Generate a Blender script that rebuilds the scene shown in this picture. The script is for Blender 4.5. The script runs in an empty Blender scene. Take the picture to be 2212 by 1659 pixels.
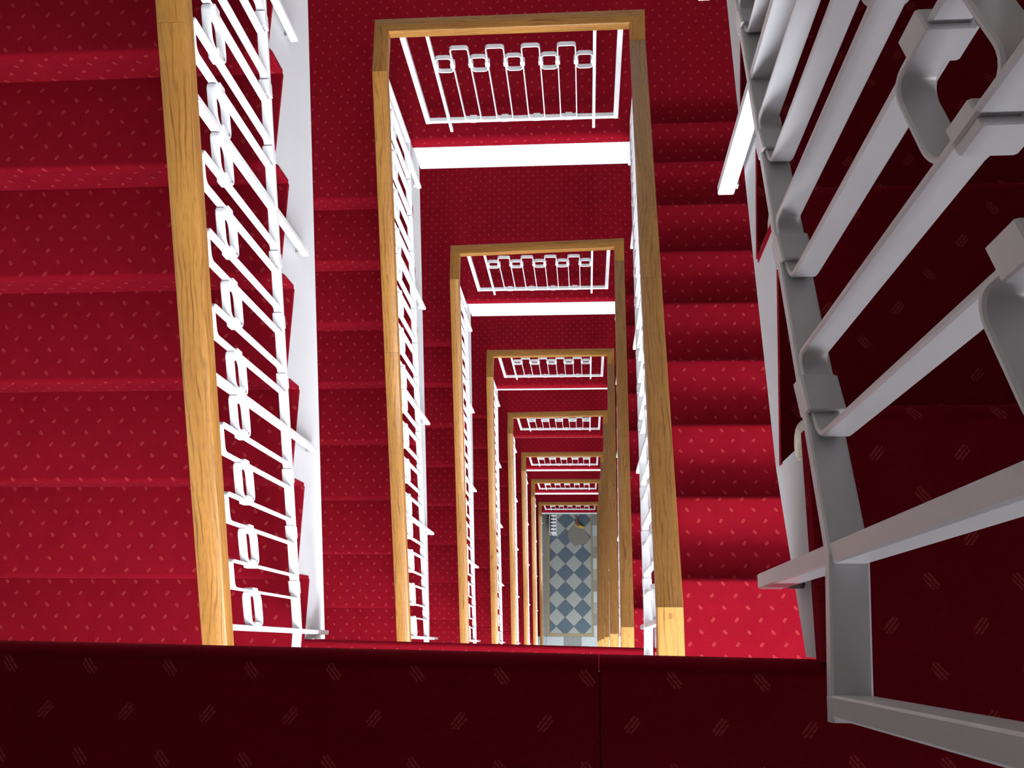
import bpy, math, random
from mathutils import Matrix, Vector
random.seed(7)
SC = bpy.context.scene
COL = SC.collection

# ------------------------------------------------------------------ camera, world, lights, exposure
cam_d = bpy.data.cameras.new('camera')
cam = bpy.data.objects.new('camera', cam_d)
COL.objects.link(cam)
cam_d.sensor_width = 36.0
cam_d.sensor_fit = 'HORIZONTAL'
cam_d.lens = 2129.06 / 2212 * 36.0
cam_d.clip_start = 0.01
cam_d.clip_end = 100
R3 = Matrix(((0.997248, 0.010475, 0.0734), (0.008795, 0.966266, -0.257398), (-0.07362, 0.257335, 0.963514)))
cam.matrix_world = Matrix.Translation((0, 0, 0.8854)) @ R3.to_4x4()
SC.camera = cam

w = bpy.data.worlds.new('sky')
SC.world = w
w.use_nodes = True
w.node_tree.nodes['Background'].inputs[0].default_value = (0.75, 0.87, 1.0, 1)
w.node_tree.nodes['Background'].inputs[1].default_value = 1.0
SC.view_settings.view_transform = 'Standard'
SC.view_settings.look = 'None'
SC.view_settings.gamma = 1.0
SC.view_settings.use_curve_mapping = False
SC.view_settings.exposure = 0.0

H = 2.7                    # storey height
R = H / 17                 # riser
G = 0.3151                 # going
YL1, YR0 = 0.2287, 0.2407  # first riser of the left flights, top nosing of the right flights
XW0, XW1 = -2.32, 1.50     # side walls
YW0, YW1 = -1.60, 4.25     # near and far walls
WINX = (-0.60, 1.46)
WINZ = (1.20, 2.43)

def zn(k): return -0.10 if k == 0 else -H * k
def zf(k): return -H * k - 9 * R

for k in range(1, 9):      # daylight through the landing windows; the ground-storey one is added, see energy
    ld = bpy.data.lights.new('window_daylight', 'AREA')
    ld.shape = 'RECTANGLE'
    ld.size = WINX[1] - WINX[0]
    ld.size_y = WINZ[1] - WINZ[0]
    ld.energy = 365 if k < 8 else 140  # weaker ground-storey lamp is added to brighten the tiled floor
    ld.color = (0.90, 0.95, 1.0)
    lo = bpy.data.objects.new('window_daylight', ld)
    COL.objects.link(lo)
    lo.location = ((WINX[0] + WINX[1]) / 2, YW0 - 0.22, zn(k) + (WINZ[0] + WINZ[1]) / 2)
    lo.rotation_euler = (math.radians(90), 0, 0)

ld = bpy.data.lights.new('added_low_fill', 'AREA')   # added low fill behind the top landing, brightens the nearest balusters
ld.shape = 'RECTANGLE'; ld.size = 0.8; ld.size_y = 0.40; ld.energy = 20.0; ld.color = (0.95, 0.96, 1.0)
lo = bpy.data.objects.new('added_low_fill', ld); COL.objects.link(lo)
lo.location = (0.95, YW0 - 0.22, 0.20); lo.rotation_euler = (math.radians(90), 0, 0)

# ------------------------------------------------------------------ materials
class NT:
    def __init__(s, name):
        s.m = bpy.data.materials.new(name)
        s.m.use_nodes = True
        s.t = s.m.node_tree
        s.b = s.t.nodes['Principled BSDF']
    def n(s, typ, **kw):
        nd = s.t.nodes.new(typ)
        for k, v in kw.items(): setattr(nd, k, v)
        return nd
    def link(s, a, b): s.t.links.new(a, b)
    def math(s, op, a, b=None, c=None):
        nd = s.n('ShaderNodeMath', operation=op)
        for i, v in enumerate((a, b, c)):
            if v is None: continue
            if isinstance(v, (int, float)): nd.inputs[i].default_value = v
            else: s.link(v, nd.inputs[i])
        return nd.outputs[0]
    def mix(s, f, a, b):
        nd = s.n('ShaderNodeMix', data_type='RGBA')
        for i, v in ((0, f), (6, a), (7, b)):
            if isinstance(v, (int, float)): nd.inputs[i].default_value = v
            elif isinstance(v, tuple): nd.inputs[i].default_value = v + (1,)
            else: s.link(v, nd.inputs[i])
        return nd.outputs[2]
    def noise(s, vec, scale, detail=3, rough=0.55):
        nd = s.n('ShaderNodeTexNoise')
        if vec is not None: s.link(vec, nd.inputs['Vector'])
        nd.inputs['Scale'].default_value = scale
        nd.inputs['Detail'].default_value = detail
        nd.inputs['Roughness'].default_value = rough
        return nd.outputs['Fac']
    def ramp(s, f, lo, hi):
        nd = s.n('ShaderNodeMapRange')
        s.link(f, nd.inputs[0])
        nd.inputs[1].default_value = lo
        nd.inputs[2].default_value = hi
        return nd.outputs[0]
    def bump(s, h, strength, dist):
        nd = s.n('ShaderNodeBump')
        nd.inputs['Strength'].default_value = strength
        nd.inputs['Distance'].default_value = dist
        s.link(h, nd.inputs['Height'])
        s.link(nd.outputs[0], s.b.inputs['Normal'])

def paint(name, col, rough=0.4, var=0.04, scale=6.0):
    t = NT(name)
    tc = t.n('ShaderNodeTexCoord')
    f = t.noise(tc.outputs['Object'], scale, 4)
    c2 = tuple(max(0, c * (1 - var * 2)) for c in col)
    t.link(t.mix(t.ramp(f, 0.35, 0.7), col, c2), t.b.inputs['Base Color'])
    t.b.inputs['Roughness'].default_value = rough
    t.bump(t.noise(tc.outputs['Object'], 90, 2), 0.08, 0.002)
    return t.m

def carpet_mat():
    t = NT('red_spotted_carpet')
    uv = t.n('ShaderNodeUVMap').outputs[0]
    sp = t.n('ShaderNodeSeparateXYZ')
    t.link(uv, sp.inputs[0])
    u, v = sp.outputs[0], sp.outputs[1]
    PU, PV = 0.0822, 0.0415
    row = t.math('DIVIDE', v, PV)
    rowi = t.math('FLOOR', row)
    odd = t.math('FLOORED_MODULO', rowi, 2.0)
    uu = t.math('ADD', t.math('DIVIDE', u, PU), t.math('MULTIPLY', odd, 0.5))
    du = t.math('MULTIPLY', t.math('SUBTRACT', t.math('FRACT', uu), 0.5), PU)
    dv = t.math('MULTIPLY', t.math('SUBTRACT', t.math('FRACT', row), 0.5), PV)
    sgn = t.math('MULTIPLY_ADD', odd, -2.0, 1.0)
    dus = t.math('MULTIPLY', du, sgn)
    a = t.math('ADD', t.math('MULTIPLY', dus, 0.64), t.math('MULTIPLY', dv, 0.77))
    b = t.math('SUBTRACT', t.math('MULTIPLY', dus, 0.77), t.math('MULTIPLY', dv, 0.64))
    # diamond of four short slanting tufts
    lim = t.math('SUBTRACT', 0.0098, t.math('MULTIPLY', t.math('ABSOLUTE', b), 0.7))
    ins = t.math('LESS_THAN', t.math('ABSOLUTE', a), lim)
    ins2 = t.math('LESS_THAN', t.math('ABSOLUTE', b), 0.0053)
    st = t.math('GREATER_THAN', t.math('FRACT', t.math('DIVIDE', t.math('ADD', b, 0.0053), 0.0036)), 0.38)
    mask = t.math('MULTIPLY', t.math('MULTIPLY', ins, ins2), st)
    fz = t.noise(uv, 420, 2)
    mask = t.math('MULTIPLY', mask, t.ramp(fz, 0.25, 0.6))
    big = t.noise(uv, 9, 4)
    fine = t.noise(uv, 700, 2)
    base = t.mix(t.ramp(big, 0.3, 0.75), (0.205, 0.0044, 0.0130), (0.175, 0.0036, 0.0106))
    base = t.mix(t.math('MULTIPLY', t.ramp(fine, 0.35, 0.75), 0.45), base, (0.115, 0.0022, 0.005))
    base = t.mix(t.math('MULTIPLY', t.ramp(t.noise(uv, 150, 4, 0.7), 0.40, 0.72), 0.40), base, (0.11, 0.002, 0.005))
    c = t.mix(t.math('MULTIPLY', mask, 0.72), base, (0.39, 0.062, 0.052))
    t.link(c, t.b.inputs['Base Color'])
    t.b.inputs['Roughness'].default_value = 1.0
    t.b.inputs['Specular IOR Level'].default_value = 0.02
    t.b.inputs['Sheen Weight'].default_value = 0.07
    t.b.inputs['Sheen Roughness'].default_value = 0.6
    t.b.inputs['Sheen Tint'].default_value = (1, 0.06, 0.14, 1)
    t.bump(fine, 0.5, 0.002)
    return t.m

def oak_mat(name, ca, cb, dark, knots=False):
    t = NT(name)
    uv = t.n('ShaderNodeUVMap').outputs[0]
    oi = t.n('ShaderNodeObjectInfo').outputs['Random']
    cmb = t.n('ShaderNodeCombineXYZ')
    t.link(t.math('MULTIPLY', oi, 37.0), cmb.inputs[0])
    t.link(t.math('MULTIPLY', oi, 91.0), cmb.inputs[1])
    ad = t.n('ShaderNodeVectorMath', operation='ADD')
    t.link(uv, ad.inputs[0]); t.link(cmb.outputs[0], ad.inputs[1])
    def sc(x, y):
        m = t.n('ShaderNodeVectorMath', operation='MULTIPLY')
        t.link(ad.outputs[0], m.inputs[0])
        m.inputs[1].default_value = (x, y, 1)
        return m.outputs[0]
    warp = t.noise(sc(9, 1.6), 1.0, 3)
    sp = t.n('ShaderNodeSeparateXYZ'); t.link(ad.outputs[0], sp.inputs[0])
    ph = t.math('ADD', t.math('MULTIPLY', sp.outputs[0], 420.0), t.math('MULTIPLY', warp, 46.0))
    ring = t.ramp(t.math('SINE', ph), 0.35, 1.0)
    pores = t.ramp(t.noise(sc(900, 28), 1.0, 2), 0.52, 0.72)
    blotch = t.noise(sc(22, 3), 1.0, 3)
    c = t.mix(t.ramp(blotch, 0.3, 0.7), ca, cb)
    c = t.mix(t.math('MULTIPLY', t.math('MULTIPLY', ring, t.ramp(t.noise(sc(60, 5), 1.0, 2), 0.35, 0.7)), 0.85), c, dark)
    c = t.mix(t.math('MULTIPLY', pores, 0.6), c, dark)
    if knots:
        vo = t.n('ShaderNodeTexVoronoi')
        t.link(sc(34, 20), vo.inputs['Vector'])
        vo.inputs['Scale'].default_value = 1.0
        k = t.math('MULTIPLY', t.math('LESS_THAN', vo.outputs['Distance'], 0.2), t.ramp(t.noise(sc(30, 30), 1.0, 1), 0.45, 0.5))
        c = t.mix(t.math('MULTIPLY', k, 0.55), c, (0.15, 0.055, 0.018))
    t.link(c, t.b.inputs['Base Color'])
    t.b.inputs['Roughness'].default_value = 0.38
    t.b.inputs['Coat Weight'].default_value = 0.12
    t.b.inputs['Specular IOR Level'].default_value = 0.3
    t.b.inputs['Coat Roughness'].default_value = 0.22
    t.bump(pores, 0.12, 0.001)
    return t.m

M_CARPET = carpet_mat()
M_OAK = oak_mat('varnished_oak', (0.32, 0.150, 0.032), (0.25, 0.108, 0.022), (0.075, 0.030, 0.009))
M_OAKN = oak_mat('pale_knotty_oak', (0.34, 0.185, 0.048), (0.30, 0.150, 0.036), (0.17, 0.070, 0.017), True)
M_ENAMEL = paint('white_enamel', (0.66, 0.66, 0.685), 0.32, 0.03, 14)
M_WHITE = paint('white_plaster', (0.50, 0.50, 0.52), 0.7, 0.02, 5)
M_WALL = paint('cream_wall', (0.66, 0.64, 0.60), 0.85, 0.03, 3)
M_CEIL = paint('ceiling_paint', (0.50, 0.49, 0.475), 0.9, 0.02, 3)
M_CHIP = paint('chipped_paint', (0.70, 0.66, 0.55), 0.6, 0.25, 60)
M_TDARK = paint('blue_grey_tile', (0.105, 0.15, 0.185), 0.45, 0.12, 30)
M_TLIGHT = paint('pale_grey_tile', (0.36, 0.385, 0.36), 0.45, 0.08, 30)
M_SLABL = paint('pale_slab', (0.50, 0.56, 0.57), 0.5, 0.06, 20)
M_SLABD = paint('grey_slab', (0.27, 0.28, 0.27), 0.5, 0.10, 20)
M_BORDER = paint('tan_border', (0.36, 0.29, 0.17), 0.5, 0.15, 40)
M_GROUT = paint('grout', (0.18, 0.17, 0.15), 0.9, 0.1, 30)
M_MAT = paint('grey_brown_mat', (0.25, 0.235, 0.20), 0.95, 0.15, 60)
M_YELLOW = paint('yellow_bristles', (0.62, 0.42, 0.03), 0.7, 0.15, 80)
M_REDWOOD = paint('red_brown_stick', (0.25, 0.07, 0.04), 0.5, 0.1, 30)
M_STEEL = paint('bare_metal', (0.35, 0.34, 0.32), 0.45, 0.2, 50)

# ------------------------------------------------------------------ mesh helpers
class MB:
    def __init__(s): s.v, s.f, s.uv, s.mi = [], [], [], []
    def face(s, pts, uvs=None, mi=0):
        i = len(s.v)
        s.v += [tuple(p) for p in pts]
        s.f.append(tuple(range(i, i + len(pts))))
        s.uv.append(uvs or [(p[0], p[1]) for p in pts])
        s.mi.append(mi)
    def loft(s, rings, closed=False, caps=True, uvfn=None):
        """rings: lists of points of equal count, joined one after another"""
        b = len(s.v); n = len(rings[0]); m = len(rings)
        for r in rings: s.v += [tuple(p) for p in r]
        L = [0.0]
        for i in range(1, m):
            L.append(L[-1] + (Vector(rings[i][0]) - Vector(rings[i - 1][0])).length)
        Pm = [0.0]
        for j in range(n):
            Pm.append(Pm[-1] + (Vector(rings[0][(j + 1) % n]) - Vector(rings[0][j])).length)
        for i in range(m if closed else m - 1):
            i2 = (i + 1) % m
            for j in range(n):
                j2 = (j + 1) % n
                s.f.append((b + i * n + j, b + i * n + j2, b + i2 * n + j2, b + i2 * n + j))
                l2 = L[i2] if i2 else L[-1] + 0.02
                s.uv.append([(Pm[j], L[i]), (Pm[j + 1], L[i]), (Pm[j + 1], l2), (Pm[j], l2)])
                s.mi.append(0)
        if caps and not closed:
            for i, rev in ((0, True), (m - 1, False)):
                idx = [b + i * n + j for j in range(n)]
                if rev: idx.reverse()
                s.f.append(tuple(idx)); s.uv.append([(s.v[q][0], s.v[q][2]) for q in idx]); s.mi.append(0)
    def box(s, a, b, ch=0.0):
        x0, y0, z0 = a; x1, y1, z1 = b
        def ring(z, c):
            return [(x0 + c, y0, z), (x1 - c, y0, z), (x1, y0 + c, z), (x1, y1 - c, z), (x1 - c, y1, z), (x0 + c, y1, z), (x0, y1 - c, z), (x0, y0 + c, z)] if ch else \
                   [(x0, y0, z), (x1, y0, z), (x1, y1, z), (x0, y1, z)]
        if ch:
            def ins(z, d):
                return [(x0 + ch + d, y0 + d, z), (x1 - ch - d, y0 + d, z), (x1 - d, y0 + ch + d, z), (x1 - d, y1 - ch - d, z), (x1 - ch - d, y1 - d, z), (x0 + ch + d, y1 - d, z), (x0 + d, y1 - ch - d, z), (x0 + d, y0 + ch + d, z)]
            q = ch * 0.8
            s.loft([ins(z0, q), ring(z0 + q, ch), ring(z1 - q, ch), ins(z1, q)])
        else:
            s.loft([ring(z0, 0), ring(z1, 0)])
    def mesh(s, name, mat):
        me = bpy.data.meshes.new(name)
        me.from_pydata(s.v, [], s.f)
        ul = me.uv_layers.new(name='UVMap')
        flat = []
        for q in s.uv:
            for c in q: flat += [c[0], c[1]]
        ul.data.foreach_set('uv', flat)
        for m in (mat if isinstance(mat, (list, tuple)) else [mat]): me.materials.append(m)
        me.polygons.foreach_set('material_index', s.mi)
        import bmesh
        bm = bmesh.new(); bm.from_mesh(me)
        bmesh.ops.remove_doubles(bm, verts=bm.verts, dist=1e-6)
        bmesh.ops.recalc_face_normals(bm, faces=bm.faces)
        bm.to_mesh(me); bm.free()
        return me

def smooth(me, ang=40):
    me.polygons.foreach_set('use_smooth', [True] * len(me.polygons))
    me.set_sharp_from_angle(angle=math.radians(ang))
    return me

def put(name, me, parent=None, loc=(0, 0, 0), kind=None, label=None, cat=None, group=None):
    o = bpy.data.objects.new(name, me)
    COL.objects.link(o)
    o.location = loc
    if parent is not None: o.parent = parent
    if kind: o['kind'] = kind
    if label: o['label'] = label
    if cat: o['category'] = cat
    if group: o['group'] = group
    return o

def thing(name, label, cat, loc=(0, 0, 0), group=None):
    return put(name, None, None, loc, None, label, cat, group)

def xsec(w, h, ch):
    """chamfered rectangle, centred, as (u, v) pairs"""
    a, b = w / 2, h / 2
    return [(-a + ch, -b), (a - ch, -b), (a, -b + ch), (a, b - ch), (a - ch, b), (-a + ch, b), (-a, b - ch), (-a, -b + ch)]

ORD = ['topmost', 'second', 'third', 'fourth', 'fifth', 'sixth', 'seventh', 'lowest']

# ------------------------------------------------------------------ well geometry
def edgeL(k, y): return -1.009 + 0.0215 * (y - 0.234) if k <= 1 else -1.0 + 0.0095 * y   # well side of the left flights
def edgeR(k, y): return max(0.2235, 0.212 + 0.05 * y) if k == 0 else 0.236 + 0.024 * y             # well side of the right flights
def rR(k): return (zn(k) - zf(k)) / 9

def extrude_profile(prof, x0, x1, mat, name, voff=0.0, uoff=0.0, top=None):
    """prof: open list of (y, z); makes a 12 mm thick sheet following it, x0/x1 are numbers or functions of y"""
    f0 = x0 if callable(x0) else (lambda y: x0)
    f1 = x1 if callable(x1) else (lambda y: x1)
    n = len(prof)
    T = 0.012
    off = []
    for i in range(n):
        a = Vector(prof[max(i - 1, 0)]); b = Vector(prof[min(i + 1, n - 1)])
        d = (b - a).normalized()
        off.append((prof[i][0] + d.y * T, prof[i][1] - d.x * T))
    arc = [voff]
    for i in range(1, n):
        arc.append(arc[-1] + (Vector(prof[i]) - Vector(prof[i - 1])).length)
    m = MB()
    for i in range(n - 1):
        (ya, za), (yb, zb) = prof[i], prof[i + 1]
        m.face([(f0(ya), ya, za), (f1(ya), ya, za), (f1(yb), yb, zb), (f0(yb), yb, zb)],
               [(f0(ya) + uoff, arc[i]), (f1(ya) + uoff, arc[i]), (f1(yb) + uoff, arc[i + 1]), (f0(yb) + uoff, arc[i + 1])])
        (yc, zc), (yd, zd) = off[i], off[i + 1]
        m.face([(f0(yb), yd, zd), (f1(yb), yd, zd), (f1(ya), yc, zc), (f0(ya), yc, zc)],
               [(f0(yb), arc[i + 1]), (f1(yb), arc[i + 1]), (f1(ya), arc[i]), (f0(ya), arc[i])])
        for f, s in ((f0, 1), (f1, 1)):
            m.face([(f(ya), ya, za), (f(yb), yb, zb), (f(yb), yd, zd), (f(ya), yc, zc)],
                   [(arc[i] * .7 + 3, 0.02), (arc[i + 1] * .7 + 3, 0.02), (arc[i + 1] * .7 + 3, 0.008), (arc[i] * .7 + 3, 0.008)])
    for i in (0, n - 1):
        (ya, za), (yc, zc) = prof[i], off[i]
        m.face([(f0(ya), ya, za), (f1(ya), ya, za), (f1(ya), yc, zc), (f0(ya), yc, zc)])
    return smooth(m.mesh(name, mat), 35)

def arcpts(cy, cz, r, a0, a1, n=5):
    return [(cy + r * math.cos(math.radians(a0 + (a1 - a0) * i / n)), cz + r * math.sin(math.radians(a0 + (a1 - a0) * i / n))) for i in range(n + 1)]

def profL(y, zlow, ztop, yend):
    """riser facing the near side, then tread running away"""
    r = 0.016
    return [(y + 0.002, zlow), (y, ztop - 0.05), (y - 0.006, ztop - 0.03)] + arcpts(y - 0.006 + r, ztop - r, r, 180, 90, 4) + [(yend, ztop)]

def profR(ystart, ztop, y, zlow):
    """tread running away to a round nosing, then a recessed riser facing the far side"""
    r = 0.019
    return [(ystart, ztop)] + arcpts(y - r, ztop - r, r, 90, -60, 6) + [(y - 0.032, ztop - 0.05), (y - 0.034, zlow)]

def side_board(ys_top, low0, low1, xface, th, name, mat):
    """white string board: saw-tooth top (list of (y, z)), straight lower edge from low0 to low1; xface is a function of y"""
    m = MB()
    pts = [low0] + ys_top + [low1]
    # triangulate column by column: split on every distinct y
    ys = sorted(set(p[0] for p in ys_top))
    def zl(y): return low0[1] + (low1[1] - low0[1]) * (y - low0[0]) / (low1[0] - low0[0])
    cols = []
    for i in range(len(ys_top) - 1):
        (ya, za), (yb, zb) = ys_top[i], ys_top[i + 1]
        if abs(yb - ya) < 1e-6:
            if th: m.face([(xface(ya), ya, za), (xface(ya) + th, ya, za), (xface(ya) + th, ya, zb), (xface(ya), ya, zb)])
            continue
        for o in (0, th):
            m.face([(xface(ya) + o, ya, zl(ya)), (xface(yb) + o, yb, zl(yb)), (xface(yb) + o, yb, zb), (xface(ya) + o, ya, za)])
        m.face([(xface(ya), ya, za), (xface(yb), yb, zb), (xface(yb) + th, yb, zb), (xface(ya) + th, ya, za)])
        m.face([(xface(ya), ya, zl(ya)), (xface(yb), yb, zl(yb)), (xface(yb) + th, yb, zl(yb)), (xface(ya) + th, ya, zl(ya))])
    for (y, z) in (ys_top[0], ys_top[-1]):
        m.face([(xface(y), y, zl(y)), (xface(y) + th, y, zl(y)), (xface(y) + th, y, z), (xface(y), y, z)])
    return m.mesh(name, mat)

# ------------------------------------------------------------------ room shell
def shell():
    m = MB(); m.box((XW0 - 0.2, YW0 - 0.3, -21.9), (XW0, YW1 + 0.2, 2.9)); put('wall_left', m.mesh('wall_left', M_WALL), kind='structure')
    m = MB(); m.box((XW1, YW0 - 0.3, -21.9), (XW1 + 0.2, YW1 + 0.2, 2.9)); put('wall_right', m.mesh('wall_right', M_WALL), kind='structure')
    m = MB(); m.box((XW0, YW1, -21.9), (XW1, YW1 + 0.2, 2.9)); put('wall_far', m.mesh('wall_far', M_WALL), kind='structure')
    m = MB()
    m.box((XW0, YW0 - 0.2, -21.9), (WINX[0], YW0, 2.9))
    m.box((WINX[1], YW0 - 0.2, -21.9), (XW1, YW0, 2.9))
    zs = [-21.9]
    for k in range(8, 0, -1): zs += [zn(k) + WINZ[0], zn(k) + WINZ[1]]
    zs += [-0.05, 0.50, 2.9]  # opening invented to let the added low fill in
    for i in range(0, len(zs), 2): m.box((WINX[0], YW0 - 0.2, zs[i]), (WINX[1], YW0, zs[i + 1]))
    put('wall_near', m.mesh('wall_near', M_WALL), kind='structure')
    m = MB(); m.box((XW0, YW0, 2.25), (XW1, YW1, 2.45)); put('ceiling', m.mesh('ceiling', M_CEIL), kind='structure')
    for k in range(1, 9):  # last frame is the added ground-storey window, there for its light
        m = MB(); z0, z1 = zn(k) + WINZ[0], zn(k) + WINZ[1]
        for a, b in (((WINX[0], z0), (WINX[0] + .06, z1)), ((WINX[1] - .06, z0), (WINX[1], z1)), ((WINX[0] + .06, z0), (WINX[1] - .06, z0 + .06)),
                     ((WINX[0] + .06, z1 - .06), (WINX[1] - .06, z1)), (((WINX[0] + WINX[1]) / 2 - .03, z0 + .06), ((WINX[0] + WINX[1]) / 2 + .03, z1 - .06))):
            m.box((a[0], YW0 - .15, a[1]), (b[0], YW0 - .09, b[1]), 0.006)
        put('window_%d' % k, m.mesh('window_frame', M_ENAMEL), kind='structure')
shell()

# ------------------------------------------------------------------ landings and flights
YE = {0: 2.775, 1: 2.775, 2: 2.775, 3: 2.752, 4: 2.762, 5: 2.803, 6: 2.835, 7: 2.815}
RED = {0: .08, 1: .075, 2: .06, 3: .10, 4: .10, 5: .13, 6: .17, 7: .20}
FAS = {0: .36, 1: .355, 2: .41, 3: .20, 4: .15, 5: .34, 6: .45, 7: .50}

def near_edge(k):
    if k == 0: return lambda x: -0.0047 - 0.0132 * (x + 0.22)
    return lambda x: 0.0186 - 0.0165 * (x + 1.0)

def sheet_edge(k, x0, x1, z, voff, uoff, name):
    """near landing carpet up to the (slightly skew) well edge, rolled over it"""
    e = near_edge(k); m = MB(); r = 0.016
    rows = [(YW0, 0.0)]
    prof = [(-r, 0.0)] + [(-r + r * math.sin(math.radians(a)), -r + r * math.cos(math.radians(a))) for a in (22, 45, 67, 90)] + [(0.001, -0.075)]
    P = [(None, 0)] + prof
    def pt(x, i):
        if i == 0: return (x, YW0 + .002, z)
        return (x, e(x) + P[i][0], z + P[i][1])
    arc = [YW0, -r]
    for i in range(2, len(P)):
        a, b = P[i - 1], P[i]
        arc.append(arc[-1] + math.hypot(b[0] - a[0], b[1] - a[1]))
    for i in range(len(P) - 1):
        m.face([pt(x0, i), pt(x1, i), pt(x1, i + 1), pt(x0, i + 1)],
               [(x0 + uoff, arc[i] + voff), (x1 + uoff, arc[i] + voff), (x1 + uoff, arc[i + 1] + voff), (x0 + uoff, arc[i + 1] + voff)])
    # underside
    for xs in (x0, x1):
        m.face([pt(xs, i) for i in range(len(P))] + [(xs, e(xs) - .012, z - .075), (xs, YW0 + .002, z - .012)])
    m.face([(x0, YW0 + .002, z - .012), (x1, YW0 + .002, z - .012), (x1, e(x1) - .012, z - .075), (x0, e(x0) - .012, z - .075)])
    return smooth(m.mesh(name, M_CARPET), 35)

def near_landing(k):
    z = zn(k)
    side = 'top landing in shadow, where the photographer stands' if k == 0 else '%s near landing counted from the top, under the dark edge' % ORD[k]
    t = thing('landing', 'red spot-carpeted ' + side, 'landing', (0, 0, z), 'near landings')
    uo, vo = SPOT.get(k, (0.013 * k, 0.009 * k))
    e = near_edge(k)
    xr = edgeR(k, 0) if k else .228
    xl = edgeL(k, 0) if k else XW0 + .002
    xs = 0.0115
    put('carpet', sheet_edge(k, xl, xs - .0006, 0, vo, uo, 'carpet'), t)
    put('carpet', sheet_edge(k, xs + .0006, xr, 0, vo, uo, 'carpet'), t)
    if k:
        m = MB(); T = .012
        ye = YL1 + .004
        f = lambda y: edgeL(k, y)
        P = [(XW0 + .002, YW0 + .002), (xl, YW0 + .002), (xl, 0.0), (f(ye), ye), (XW0 + .002, ye)]
        m.face([(x, y, 0) for x, y in P], [(x + uo, y + vo) for x, y in P])
        m.face([(x, y, -T) for x, y in reversed(P)])
        for i in range(5):
            a, b = P[i], P[(i + 1) % 5]
            m.face([(a[0], a[1], 0), (b[0], b[1], 0), (b[0], b[1], -T), (a[0], a[1], -T)])
        put('carpet', m.mesh('carpet', M_CARPET), t)
    r = rR(k)
    pr = profR(YW0 + .002, 0, YR0, -r)
    put('carpet', extrude_profile(pr, ((lambda y: edgeR(k, max(y, 0.0))) if k else xr), XW1 - .002, M_CARPET, 'carpet', YW0 + vo, uo), t)
    if k == 0:      # carpet turned down over the side of the top landing
        m = MB(); m.box((.2215, -.012, -.027), (.2285, YR0 - .026, -.0005))
        m.uv = [[(m.v[i][2] * .9 + .02, m.v[i][1]) for i in f] for f in m.f]
        put('carpet_edge', m.mesh('carpet_edge', M_CARPET), t)
    m = MB()
    th = .26 if k else .17
    m.box((xl + (.03 if k else 0), YW0 + .003, -th), (xr + .03, min(e(xl), e(xr)) - .014, -.0125))
    if k: m.box((XW0 + .003, YW0 + .003, -th), (xl + .03 - .062, YL1, -.0125))
    m.box((xr + .03, YW0 + .003, -th * .6), (XW1 - .003, YR0 - .05, -.0125))
    put('slab', m.mesh('slab', M_WHITE), t)

def far_landing(k):
    z = zf(k); ye = YE[k]
    lab = ('red-carpeted half landing above the frame of the picture' if k == 0 else
           'red-carpeted half landing with white edge behind the %s far balustrade from the top' % ('first' if k == 1 else ORD[k - 1] if k < 7 else 'lowest'))
    t = thing('landing', lab, 'landing', (0, 0, z), 'half landings')
    uo, vo = (0.017 * k + .02, 0.011 * k)
    xl = edgeL(k + 1, 2.5); xr = edgeR(k, 2.73)
    y8 = YL1 + 7 * G
    # left part: last riser of the flight below and the landing behind it
    put('carpet', extrude_profile(profL(y8, -R, 0, YW1 - .002), XW0 + .002, (lambda y: edgeL(k + 1, min(y, 2.6))), M_CARPET, 'carpet', vo + y8 - R, uo), t)
    # middle part with rolled nosing above the white fascia
    rr = 0.03
    pr = [(ye + .002, -RED[k]), (ye, -rr)] + arcpts(ye + rr, -rr, rr, 180, 90, 5)[1:] + [(YW1 - .002, 0)]
    put('carpet', extrude_profile(pr, edgeL(k + 1, 2.6), xr, M_CARPET, 'carpet', vo + ye - RED[k], uo), t)
    m = MB(); T = .012
    yr = YR0 + 8 * G - .03
    m.box((xr, yr, -T), (XW1 - .002, YW1 - .002, 0))
    m.uv = [[(m.v[i][0] + uo, m.v[i][1] + vo) for i in f] for f in m.f]
    put('carpet', m.mesh('carpet', M_CARPET), t)
    m = MB()
    m.box((edgeL(k + 1, 2.6), ye + .012, -FAS[k]), (xr, YW1 - .003, -.013))
    put('fascia', m.mesh('fascia', M_WHITE), t)
    m = MB()
    m.box((XW0 + .003, y8 + .016, -.26), (edgeL(k + 1, 2.4) - .036, YW1 - .003, -.013))
    m.box((xr + .002, yr + .002, -.26), (XW1 - .003, YW1 - .003, -.013))
    put('slab', m.mesh('slab', M_WHITE), t)

SPOT = {}

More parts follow.
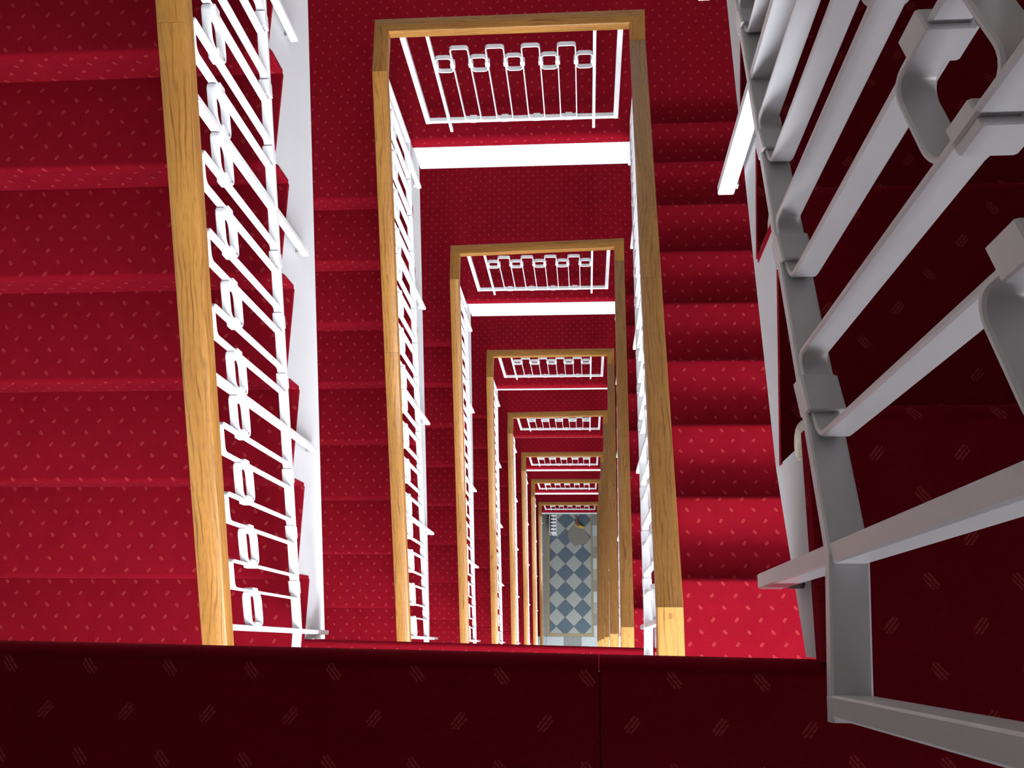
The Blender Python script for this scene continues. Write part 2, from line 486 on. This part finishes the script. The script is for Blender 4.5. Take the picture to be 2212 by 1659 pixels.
def flight_left(k):
    """rises from near landing k to half landing k-1"""
    z = zn(k)
    t = thing('stair_flight', 'red-carpeted stair flight with white open string left of the well, %s from the top' % ('first' if k == 1 else ORD[k - 1]) if k < 8 else
              'red-carpeted stair flight left of the well, lowest of all', 'stairs', (0, 0, z), 'left stair flights')
    f = lambda y: edgeL(k, y)
    arc = 0.007 * k
    for n in range(1, 8):
        y = YL1 + (n - 1) * G
        pr = profL(y, (n - 1) * R, n * R, y + G + .003)
        put('step', extrude_profile(pr, XW0 + .002, f, M_CARPET, 'step', arc, 0.02 * k), t)
        arc += R + G
    top = [(0.022, -.0125), (YL1 + .004, -.0125)]
    for n in range(1, 9):
        y = YL1 + (n - 1) * G + .004
        top.append((y, n * R - .0125))
        top.append((y + G if n < 8 else 2.79, n * R - .0125))
    lo = (0.022, -.30) if k == 1 else (0.022, -.16)
    hi = (2.79, .85) if k == 1 else (2.79, .97)
    put('string_board', side_board(top, lo, hi, (lambda y: edgeL(k, y) - .0015), -.03, 'string_board', M_WHITE), t)
    m = MB()
    a, b = YL1 + .05, YL1 + 7 * G + .012
    xe = lambda y: edgeL(k, y) - .033
    for s in (0,):
        ring = lambda y, zt, zb: [(XW0 + .004, y, zb), (xe(y), y, zb), (xe(y), y, zt), (XW0 + .004, y, zt)]
        m.loft([ring(a, -.014, -.20), ring(b, 7 * R - .03, 7 * R - .24)])
    put('soffit', m.mesh('soffit', M_WHITE), t)

def flight_right(k):
    """rises from half landing k to near landing k"""
    z = zn(k); r = rR(k)
    lab = ('dark red-carpeted stair flight seen through the big grey balusters on the right' if k == 0 else
           'red-carpeted stair flight right of the well, %s one down behind the oak rail' % ('first' if k == 1 else ORD[k - 1]))
    t = thing('stair_flight', lab, 'stairs', (0, 0, z), 'right stair flights')
    f = lambda y: edgeR(k, y)
    arc = 0.013 * k
    for n in range(1, 9):
        y = YR0 + n * G
        pr = profR(YR0 + (n - 1) * G - .036, -n * r, y, -(n + 1) * r)
        put('step', extrude_profile(pr, f, XW1 - .002, M_CARPET, 'step', arc, 0.031 * k), t)
        arc += r + G
    e0 = -.008 if k == 0 else .0
    top = [(e0, -.0125), (YR0 - .034, -.0125)]
    for n in range(1, 10):
        y = YR0 + (n - 1) * G - .034
        top.append((y, -n * r - .0125))
        top.append((y + G if n < 9 else 2.79, -n * r - .0125))
    put('string_board', side_board(top, (e0, -.088 if k == 0 else -.075), (2.79, -.075 - .468 * 2.79 - (.0 if k == 0 else .09)), (lambda y: edgeR(k, y) + .0015), .03, 'string_board', M_WHITE), t)
    if k == 0:
        for n in range(0, 5):
            y = YR0 + n * G
            m = MB()
            xe = edgeR(k, y)
            rings = []
            for i, x in enumerate((xe + .0, xe + .004, xe + .03)):
                rad = (.017, .021, .021)[i]
                rings.append([(x, y - .03 + rad * math.cos(a) * 1.1, -n * r - .052 + rad * math.sin(a) * 1.4) for a in [j * math.pi / 6 for j in range(12)]])
            m.loft(rings)
            put('nosing_end', smooth(m.mesh('nosing_end', M_CHIP)), t, label='chipped cream nosing end')
    m = MB()
    a, b = YR0 - .02, YR0 + 8 * G - .05
    xe = lambda y: edgeR(k, y) + .034
    ring = lambda y, zt, zb: [(xe(y), y, zb), (XW1 - .004, y, zb), (XW1 - .004, y, zt), (xe(y), y, zt)]
    m.loft([ring(a, -r - .02, -r - .16), ring(b, -9 * r - .005, -9 * r - .2)])
    put('soffit', m.mesh('soffit', M_WHITE), t)

for k in range(0, 8): near_landing(k)
for k in range(0, 8): far_landing(k)
for k in range(1, 9): flight_left(k)
for k in range(0, 8): flight_right(k)

# ------------------------------------------------------------------ handrails
RW, RH = 0.0706, 0.056
def rail_section():
    b = 0.007
    a = RW / 2
    return [(-a, -RH + .004), (-a + .004, -RH), (a - .004, -RH), (a, -RH + .004), (a, -b), (a - .002, -b * .35), (a - b, 0), (-a + b, 0), (-a + .002, -b * .35), (-a, -b)]

def rail_piece(p, q, mp, mq, parent, mat=M_OAK, name='rail_length', gap=.0005):
    """p, q: end points on the top centre line; mp, mq: plan vectors across the rail at each end"""
    S = rail_section(); P, Q = Vector(p), Vector(q)
    d = (Q - P).normalized()
    P = P + d * gap; Q = Q - d * gap
    m = MB(); rings = []
    L = (Q - P).length
    n = max(2, int(L / .6))
    for i in range(n + 1):
        t = i / n
        c = P.lerp(Q, t)
        mv = Vector(mp).lerp(Vector(mq), t) if n < 3 else (Vector(mp) if i == 0 else Vector(mq) if i == n else Vector((1, 0)) if abs(d.y) > abs(d.x) else Vector((0, 1)))
        if n >= 3 and i not in (0, n):
            mv = Vector((1, 0)) if abs(d.y) > abs(d.x) else Vector((0, 1))
            if (mv.dot(Vector(mp))) < 0: mv = -mv
        rings.append([(c.x + u * mv.x, c.y + u * mv.y, c.z + v) for u, v in S])
    m.loft(rings)
    return put(name, smooth(m.mesh(name, mat), 30), parent)

LNEAR = {0: -.982, 1: -.968, 2: -.970, 3: -.974, 4: -.965, 5: -.961, 6: -.96, 7: -.955}
RNEAR = {0: .205, 1: .2205, 2: .213, 3: .215, 4: .217, 5: .218, 6: .22, 7: .22}
DYL = {1: -.001, 2: -.015, 3: -.002, 4: -.009, 5: .003, 6: .034, 7: .010}
DYR = {1: -.001, 2: .015, 3: .0, 4: .010, 5: .003, 6: .034, 7: .010}
HR = 1.0027
def handrail(k):
    z = zf(k); sl = R / G
    lab = ('oak handrail nearest the left edge of the photo' if k == 0 else
           'rectangular oak handrail around the well, %s from the top' % ('first complete one' if k == 1 else ORD[k - 1] + ' complete one' if k < 7 else 'smallest and lowest one'))
    t = thing('handrail', lab, 'handrail', (0, 0, z), 'oak handrails')
    dl, dr = DYL.get(k, 0), DYR.get(k, 0)
    a = RW / 2
    xl, xr = -0.976 + a, 0.2972 - a
    if k == 0: xr = 0.262
    HR = 1.0027
    yl, yr = 2.8727 - a + dl, 2.8727 - a + dr
    yj, yjr = 2.590, 2.708
    xn, xm = LNEAR[k], RNEAR[k]
    hR = HR + .10 if k == 0 else HR
    TL, TR = (xl, yl, HR), (xr, yr, hR)
    JL, JR = (xl if k else -.914, yj, HR), (xr, yjr, hR)
    if k == 0: TL = (-.914, yl, HR)
    NL = (xn, -.10, HR - (yj + .10) * sl)
    rs = rR(k) / G
    yb = .105
    zb = hR + (yjr - yb) * rs
    NJ = (xm, yb, zb)
    NR = (xm, -.12, zb)
    X, Y = (1, 0), (0, 1)
    ym = {0: .30, 1: 1.40}.get(k, 1.2)
    f = (yj - ym) / (yj + .10)
    ML = tuple(JL[i] + (NL[i] - JL[i]) * f for i in range(3))
    if k == 0:   # visible joint near the top of the frame
        f = (yj - 1.385) / (yj + .10)
        ML = tuple(JL[i] + (NL[i] - JL[i]) * f for i in range(3))
    rail_piece(NL, ML, X, X, t)
    rail_piece(ML, JL, X, X, t)
    rail_piece(JL, TL, X, (1, -1), t)
    rail_piece(TL, TR, (1, -1), (-1, -1), t)
    rail_piece(TR, JR, (-1, -1), (-1, 0), t)
    f = (yjr - 1.26) / (yjr - yb)
    MR = tuple(JR[i] + (NJ[i] - JR[i]) * f for i in range(3))
    rail_piece(JR, MR, X, X, t)
    rail_piece(MR, NJ, X, X, t)
    o = rail_piece(NJ, NR, X, X, t, M_OAKN, 'end_block')
    o['label'] = 'paler knotty oak end block'
for k in range(0, 8): handrail(k)

# ------------------------------------------------------------------ balustrades
SW, ST = 0.024, 0.006      # strap width across the panel, strap thickness
def rrect(w, h0, h1, r, seg=5):
    """closed rounded rectangle in (s, t): centred on s=0, t from h0 to h1"""
    pts = []
    for cx, cy, a0 in ((w / 2 - r, h1 - r, 0), (-w / 2 + r, h1 - r, 90), (-w / 2 + r, h0 + r, 180), (w / 2 - r, h0 + r, 270)):
        for i in range(seg + 1):
            a = math.radians(a0 + 90 * i / seg)
            pts.append((cx + r * math.cos(a), cy + r * math.sin(a), math.cos(a), math.sin(a)))
    return pts

def place(s, t, u, axis, sh):
    """panel coordinates -> local: axis 'y' (flights, sheared) or 'x' (level panels); u is across the panel"""
    if axis != 'x': return (u, s, t + sh * s)
    return (s, u, t)

def strap(m, w, h0, h1, r, axis, sh, s0=0, t0=0, seg=5, wd=SW, th=ST):
    rings = []
    for (s, t, ns, nt) in rrect(w - th, h0 + th / 2, h1 - th / 2, r, seg):
        rings.append([place(s0 + s + v * ns, t0 + t + v * nt, u, axis, sh) for (u, v) in xsec(wd, th, .0016)])
    m.loft(rings, closed=True)

def slab(m, s0, s1, t0, t1, wd, axis, sh, ch=.0015):
    rings = []
    q = ch * .8
    def ring(s, ds):
        return [place(s, (t0 + t1) / 2 + v, u, axis, sh) for (u, v) in xsec(wd - 2 * ds, (t1 - t0) - 2 * ds, ch)]
    m.loft([ring(s0, q), ring(s0 + q, 0), ring(s1 - q, 0), ring(s1, q)])

LWA, PW = {'x': .094, 'y': .080, 'z': .092}, 0.016
LTOP = {'x': .675, 'y': .622, 'z': .622}
RLO = {'x': .472, 'y': .390, 'z': .350}
RHI = {'x': .597, 'y': .497, 'z': .462}
def loop_mesh(axis, sh, seg):
    m = MB(); strap(m, LWA[axis], .0, LTOP[axis], .016, axis, sh, seg=seg); return smooth(m.mesh('loop', M_ENAMEL), 32)
def ring_mesh(axis, sh, seg, gap, collars):
    m = MB(); strap(m, gap + .002, RLO[axis], RHI[axis], .020, axis, sh, seg=seg)
    if collars: collar_geo(m, axis, sh, gap)
    return smooth(m.mesh('ring', M_ENAMEL), 32)
def collar_geo(m, axis, sh, gap, which=(-1, 1)):
    for sg in which:
        c = sg * (gap / 2 + .001)
        h = (RLO[axis] + RHI[axis]) / 2
        slab(m, c - .0115, c + .0115, h - .017, h + .017, .030, axis, sh)
def collar_mesh(axis, sh, sg, gap):
    m = MB(); collar_geo(m, axis, sh, gap, (sg,)); return m.mesh('collar', M_ENAMEL)
def clip_mesh(axis, sh):
    m = MB(); slab(m, -.019, .019, -.021, .012, .032, axis, sh, .002); return m.mesh('clip', M_ENAMEL)

CACHE = {}
def cached(key, fn):
    if key not in CACHE: CACHE[key] = fn()
    return CACHE[key]

def fill_bays(t, axis, sh, posts, nloop, pos, detail, gap=None):
    """loops, rings and clips between neighbouring posts; pos(s) gives the bar-top position at panel coordinate s"""
    LW = LWA[axis]
    seg = 6 if detail >= 2 else 4 if detail == 1 else 2
    joined = MB() if detail == 0 else None
    for a, b in zip(posts[:-1], posts[1:]):
        gp = ((b - a) - PW - nloop * LW) / (nloop + 1)
        for j in range(nloop):
            s = a + PW / 2 + gp + LW / 2 + j * (LW + gp)
            P = pos(s)
            if detail:
                put('loop', cached(('loop', axis, round(sh, 4), seg), lambda: loop_mesh(axis, sh, seg)), t, P)
                put('clip', cached(('clip', axis, round(sh, 4)), lambda: clip_mesh(axis, sh)), t, P)
            else:
                o = MB(); strap(o, LWA[axis], 0, LTOP[axis], .016, axis, sh, seg=seg); slab(o, -.019, .019, -.021, .012, .032, axis, sh, .002)
                joined_add(joined, o, P)
        for j in range(nloop + 1):
            s = a + PW / 2 + gp / 2 + j * (LW + gp)
            P = pos(s)
            if detail:
                rg = put('ring', cached(('ring', axis, round(sh, 4), seg, round(gp, 4), detail), lambda: ring_mesh(axis, sh, seg, gp, detail < 2)), t, P)
                if detail >= 2:
                    for sg in (-1, 1):
                        put('collar', cached(('col', axis, round(sh, 4), sg, round(gp, 4)), lambda: collar_mesh(axis, sh, sg, gp)), rg)
            else:
                o = MB(); strap(o, gp + .002, RLO[axis], RHI[axis], .02, axis, sh, seg=seg); collar_geo(o, axis, sh, gp)
                joined_add(joined, o, P)
    if joined is not None:
        put('loops_and_rings', joined.mesh('loops_and_rings', M_ENAMEL), t, kind='stuff')

def joined_add(J, o, P):
    b = len(J.v)
    J.v += [(x + P[0], y + P[1], z + P[2]) for x, y, z in o.v]
    J.f += [tuple(i + b for i in f) for f in o.f]
    J.uv += o.uv; J.mi += o.mi

BW, BH = 0.030, 0.016      # bottom bar
def bar_loft(pts, wd, hh, ch=.0018):
    """bar along pts (top centre line), width across x, height in z"""
    m = MB()
    m.loft([[(p[0] + u, p[1], p[2] - hh / 2 + v) for u, v in xsec(wd, hh, ch)] for p in pts])
    return m.mesh('bottom_bar', M_ENAMEL)

def upright(wd, dp, z0, z1, ch=.0016, lean=0.0):
    m = MB()
    q = .0015
    m.loft([[(u * (1 - 2 * i / wd) + lean * zz, v * (1 - 2 * i / dp), zz) for u, v in xsec(wd, dp, ch)] for zz, i in ((z0, q), (z0 + q, 0), (z1, 0))])
    return m.mesh('post', M_ENAMEL)

POSTS_L = [0.045 + .633 * i for i in range(5)]
POSTS_R = [0.072 + .633 * i for i in range(5)]
def xbL(k, y): return -.985 + .018 * y if k == 1 else -.966 + .007 * y - (.006 if k == 3 else 0)
def xbR(k, y): return .1925 + .055 * y if k == 0 else .205 + .024 * y

def flight_balustrade(side, k):
    z = zn(k)
    if side == 'L':
        lab = 'white looped-bar balustrade of the left flights, %s' % (['largest, nearest the left edge', 'second from the left edge', 'third from the left edge', 'fourth from the left edge', 'fifth from the left edge', 'sixth from the left edge', 'seventh from the left edge', 'lowest one by the tiled floor'][k - 1])
        sl = R / G; xb = lambda y: xbL(k, y)
        dz = .13 if k == 1 else .15
        line = lambda y: R + (y - YL1) * sl + dz
        posts = POSTS_L; sh = sl; tip = -.25
        xe = lambda y: edgeL(k, y)
        top = zf(k - 1) - z + HR
        railz = lambda y: top - (2.59 - y) * sl
        yend, ystart = 2.655, -.045
        ybend0, ybend1 = posts[0], 2.59
        detail = 2 if k == 1 else 1 if k <= 4 else 0
    else:
        lab = ('big grey-white iron balustrade close to the camera on the right' if k == 0 else
               'white balustrade on the right flights, half hidden by oak rails, %s down' % ORD[k - 1])
        sl = rR(k) / G; xb = lambda y: xbR(k, y)
        dz = .145 if k == 0 else .05
        line = lambda y: -(y - YR0) * sl + dz - (.137 * (y - .065) if k == 0 else 0)
        posts = [.070 + .65 * i for i in range(5)] if k == 0 else POSTS_R
        sh = -sl if k else -sl - .137
        tip = -.19 if k == 0 else -.25
        xe = lambda y: edgeR(k, y)
        base = zf(k) - z + HR + (.10 if k == 0 else 0)
        railz = lambda y: min(base + (2.708 - y) * sl, base + (2.708 - .105) * sl)
        yend, ystart = 2.70, -.040
        ybend0, ybend1 = posts[0], 2.62
        detail = 2 if k == 0 else 1 if k == 1 else 0
    t = thing('balustrade', lab, 'balustrade', (0, 0, z), 'flight balustrades')
    def btop(y): return line(min(max(y, ybend0), ybend1))
    P = lambda y: (xb(y), y, btop(y))
    pts = [P(ystart - BW / 2 + .004), P(ybend0)] + [P(y) for y in (.7, 1.3, 1.95)] + [P(ybend1), P(yend + BW / 2 - .004)]
    put('bottom_bar', bar_loft(pts, BW, BH), t)
    lean = {('R', 0): .02}.get((side, k), .015 if side == 'R' else 0.0)
    for y in posts:
        if side == 'R' and y > 2.6: y = 2.63 if k == 0 else 2.604
        x, _, zt = P(y)
        me = upright(.026, PW, tip - dz, railz(y) - RH - zt, lean=0)
        put('post', me, t, (x, y, zt))
        # bracket from post to string
        m = MB(); xs = xe(y) - x
        zb = tip - dz + .03
        a, b = (xs, -BW / 2 + .002) if xs < 0 else (BW / 2 - .002, xs)
        m.box((a, -.009, zb - .008), (b, .009, zb + .008), .001)
        put('bracket', m.mesh('bracket', M_STEEL if k <= 1 else M_ENAMEL), t, (x, y, zt))
    for y in (ystart, yend):
        x, _, zt = P(y)
        me = upright(BW, BH, -BH, railz(y) - RH - zt)
        put('end_bar', me, t, (x, y, zt))
    fill_bays(t, 'z' if side == 'R' and k == 0 else 'y', sh, posts if side == 'L' or True else posts, 3, P, detail)

def far_balustrade(k):
    z = zf(k)
    lab = 'white iron balustrade panel across the far side of the well, %s' % (
        'largest and topmost' if k == 1 else 'smallest and lowest' if k == 7 else ORD[k - 1] + ' from the top')
    dy = (DYL.get(k, 0) + DYR.get(k, 0)) / 2
    y = 2.84 + dy
    t = thing('balustrade', lab, 'balustrade', (0, y, z), 'far balustrades')
    x0, x1 = -.858, .187
    bt = .125
    m = MB()
    m.loft([[(x, u, bt - .0125 + v) for u, v in xsec(.024, .025, .002)] for x in (x0 - .0115, x1 + .0115)])
    put('bottom_bar', m.mesh('bottom_bar', M_ENAMEL), t)
    for x in (x0, x1): put('end_bar', upright(.0265, .0255, bt - .0265, HR - RH), t, (x, 0, 0))
    ps = [-.738, .066]
    for x in ps: put('post', upright(.016, .022, .0, HR - RH), t, (x, 0, 0))
    fill_bays(t, 'x', 0.0, ps, 4, lambda s: (s, 0, bt), 2 if k == 1 else 1 if k <= 4 else 0)

for k in range(1, 9): flight_balustrade('L', k)
for k in range(0, 8): flight_balustrade('R', k)
for k in range(1, 8): far_balustrade(k)

# ------------------------------------------------------------------ ground floor
ZG = -21.6
def clip_poly(P, x0, x1, y0, y1):
    for ax, lim, s in ((0, x0, 1), (0, x1, -1), (1, y0, 1), (1, y1, -1)):
        out = []
        for i in range(len(P)):
            a, b = P[i], P[(i + 1) % len(P)]
            ia, ib = (a[ax] - lim) * s >= 0, (b[ax] - lim) * s >= 0
            if ia: out.append(a)
            if ia != ib:
                q = (lim - a[ax]) / (b[ax] - a[ax])
                out.append((a[0] + (b[0] - a[0]) * q, a[1] + (b[1] - a[1]) * q))
        P = out
        if len(P) < 3: return []
    return P

def tile(P, top, mat, parent, name):
    cx = sum(p[0] for p in P) / len(P); cy = sum(p[1] for p in P) / len(P)
    def ins(p, d):
        v = Vector((p[0] - cx, p[1] - cy)); L = v.length
        return (p[0] - v.x / L * d, p[1] - v.y / L * d)
    m = MB()
    m.loft([[(*ins(p, .003), -.012) for p in P], [(*ins(p, .003), top - .003) for p in P], [(*ins(p, .006), top) for p in P]])
    return put(name, m.mesh(name, mat), parent)

def ground():
    m = MB(); m.box((XW0, YW0, -.2), (XW1, YW1, -.006))
    fl = put('floor', m.mesh('floor', M_GROUT), None, (0, 0, ZG), kind='structure')
    A, B = .194, .196
    fx0, fx1, fy0, fy1 = -.828, .10, .295, 4.1
    for i in range(-6, 9):
        for j in range(-14, 14):
            if (i + j) % 2 == 0: continue
            x = -.467 + i * A; y = 2.206 + j * B
            x += .0105 * (y - 2.2)
            P = clip_poly([(x + A, y), (x, y + B), (x - A, y), (x, y - B)], fx0, fx1, fy0, fy1)
            if not P: continue
            ar = abs(sum(P[q][0] * P[(q + 1) % len(P)][1] - P[(q + 1) % len(P)][0] * P[q][1] for q in range(len(P)))) / 2
            if ar < 2e-4: continue
            tile(P, random.uniform(-.0005, .0005), M_TDARK if i % 2 == 0 else M_TLIGHT, fl, 'tile')
    bw = .072
    for P in ([(fx0 - bw, fy0 - bw), (fx1 + bw * .6, fy0 - bw), (fx1 + bw * .6, fy0), (fx0 - bw, fy0)], [(fx0 - bw, fy0), (fx0, fy0), (fx0, fy1), (fx0 - bw, fy1)],
              [(fx1, fy0), (fx1 + bw * .6, fy0), (fx1 + bw * .6, fy1), (fx1, fy1)]):
        tile(P, .002, M_BORDER, fl, 'border_strip')
    # paler slabs around the tile field
    n = 0
    for j in range(8):
        for (a, b) in ((fx0 - bw - .39, fx0 - bw), (fx0 - bw, fx0 - bw + .385), (fx0 - bw + .385, fx0 - bw + .77), (fx0 - bw + .77, fx1 + bw * .6 + .2), (fx1 + bw * .6 + .2, fx1 + .6)):
            y1 = fy0 - bw - j * .25; y0 = y1 - .25
            if y0 < YW0: continue
            n += 1
            tile([(a, y0), (b, y0), (b, y1), (a, y1)], 0, M_SLABD if n % 5 in (3, 0) else M_SLABL, fl, 'slab_tile')
    for j in range(15):
        y0 = fy0 - bw + j * .245; y1 = y0 + .245
        tile([(fx1 + bw * .6, y0), (fx1 + bw * .6 + .3, y0), (fx1 + bw * .6 + .3, y1), (fx1 + bw * .6, y1)], 0, (M_SLABL, M_SLABD, M_TLIGHT)[j % 3], fl, 'slab_tile')
        tile([(fx0 - bw - .3, y0), (fx0 - bw, y0), (fx0 - bw, y1), (fx0 - bw - .3, y1)], 0, M_SLABD, fl, 'slab_tile')
ground()

def radiator():
    t = thing('radiator', 'white ribbed radiator at the far left corner of the tiled floor', 'radiator', (-.715, 2.42, ZG))
    for i in range(11):
        y = .03 + i * .074
        m = MB()
        m.box((-.062, y - .021, .08), (.062, y + .021, .60), .012)
        put('rib', m.mesh('rib', M_ENAMEL), t)
    m = MB()
    for z in (.12, .55): m.box((-.015, 0, z - .02), (.015, .80, z + .02), .006)
    for y in (.03, .76): m.box((-.05, y - .012, 0), (.05, y + .012, .085), .004)
    put('pipe', m.mesh('pipe', M_ENAMEL), t)
    m = MB(); m.box((-.095, .0, .05), (-.082, .80, .62), .003); put('back_rail', m.mesh('back_rail', M_ENAMEL), t)
radiator()

def mat_and_broom():
    P = [(-.257, 2.69), (-.06, 2.605), (.088, 2.384), (.0, 2.262), (-.13, 2.245), (-.262, 2.196), (-.40, 2.36), (-.425, 2.50)]
    m = MB()
    m.loft([[(x, y, .0008) for x, y in P], [(x, y, .005) for x, y in P], [(x * .98 - .003, 2.44 + (y - 2.44) * .98, .009) for x, y in P]])
    put('floor_mat', m.mesh('floor_mat', M_MAT), None, (0, 0, ZG), label='worn grey-brown mat lying askew on the tiled floor', cat='mat')
    t = thing('broom', 'yellow-headed broom with red-brown stick lying on the tiled floor', 'broom', (-.15, 2.65, ZG))
    ang = math.atan2(-.066, .184)
    ca, sa = math.cos(ang), math.sin(ang)
    rot = lambda x, y, z: (x * ca - y * sa, x * sa + y * ca, z)
    m = MB()
    m.box((-.10, -.028, .012), (.10, .028, .05), .006); m.v = [rot(*p) for p in m.v]
    put('bristles', m.mesh('bristles', M_YELLOW), t)
    m = MB(); m.box((-.105, -.022, .0505), (.105, .022, .072), .005); m.v = [rot(*p) for p in m.v]
    put('head', m.mesh('head', M_YELLOW), t)
    m = MB()
    a, b = Vector((-.045, .03, .085)), Vector((-.20, .95, .40))
    d = (b - a).normalized(); u = d.cross(Vector((0, 0, 1))).normalized(); v = d.cross(u)
    m.loft([[tuple(p + .013 * (math.cos(q) * u + math.sin(q) * v)) for q in [i * math.pi / 4 for i in range(8)]] for p in (a, b)])
    put('stick', smooth(m.mesh('stick', M_REDWOOD)), t)
    m = MB(); m.box((-.075, -.02, .065), (.0, .05, .098), .008); m.v = [rot(*p) for p in m.v]
    put('socket', m.mesh('socket', M_REDWOOD), t)
mat_and_broom()
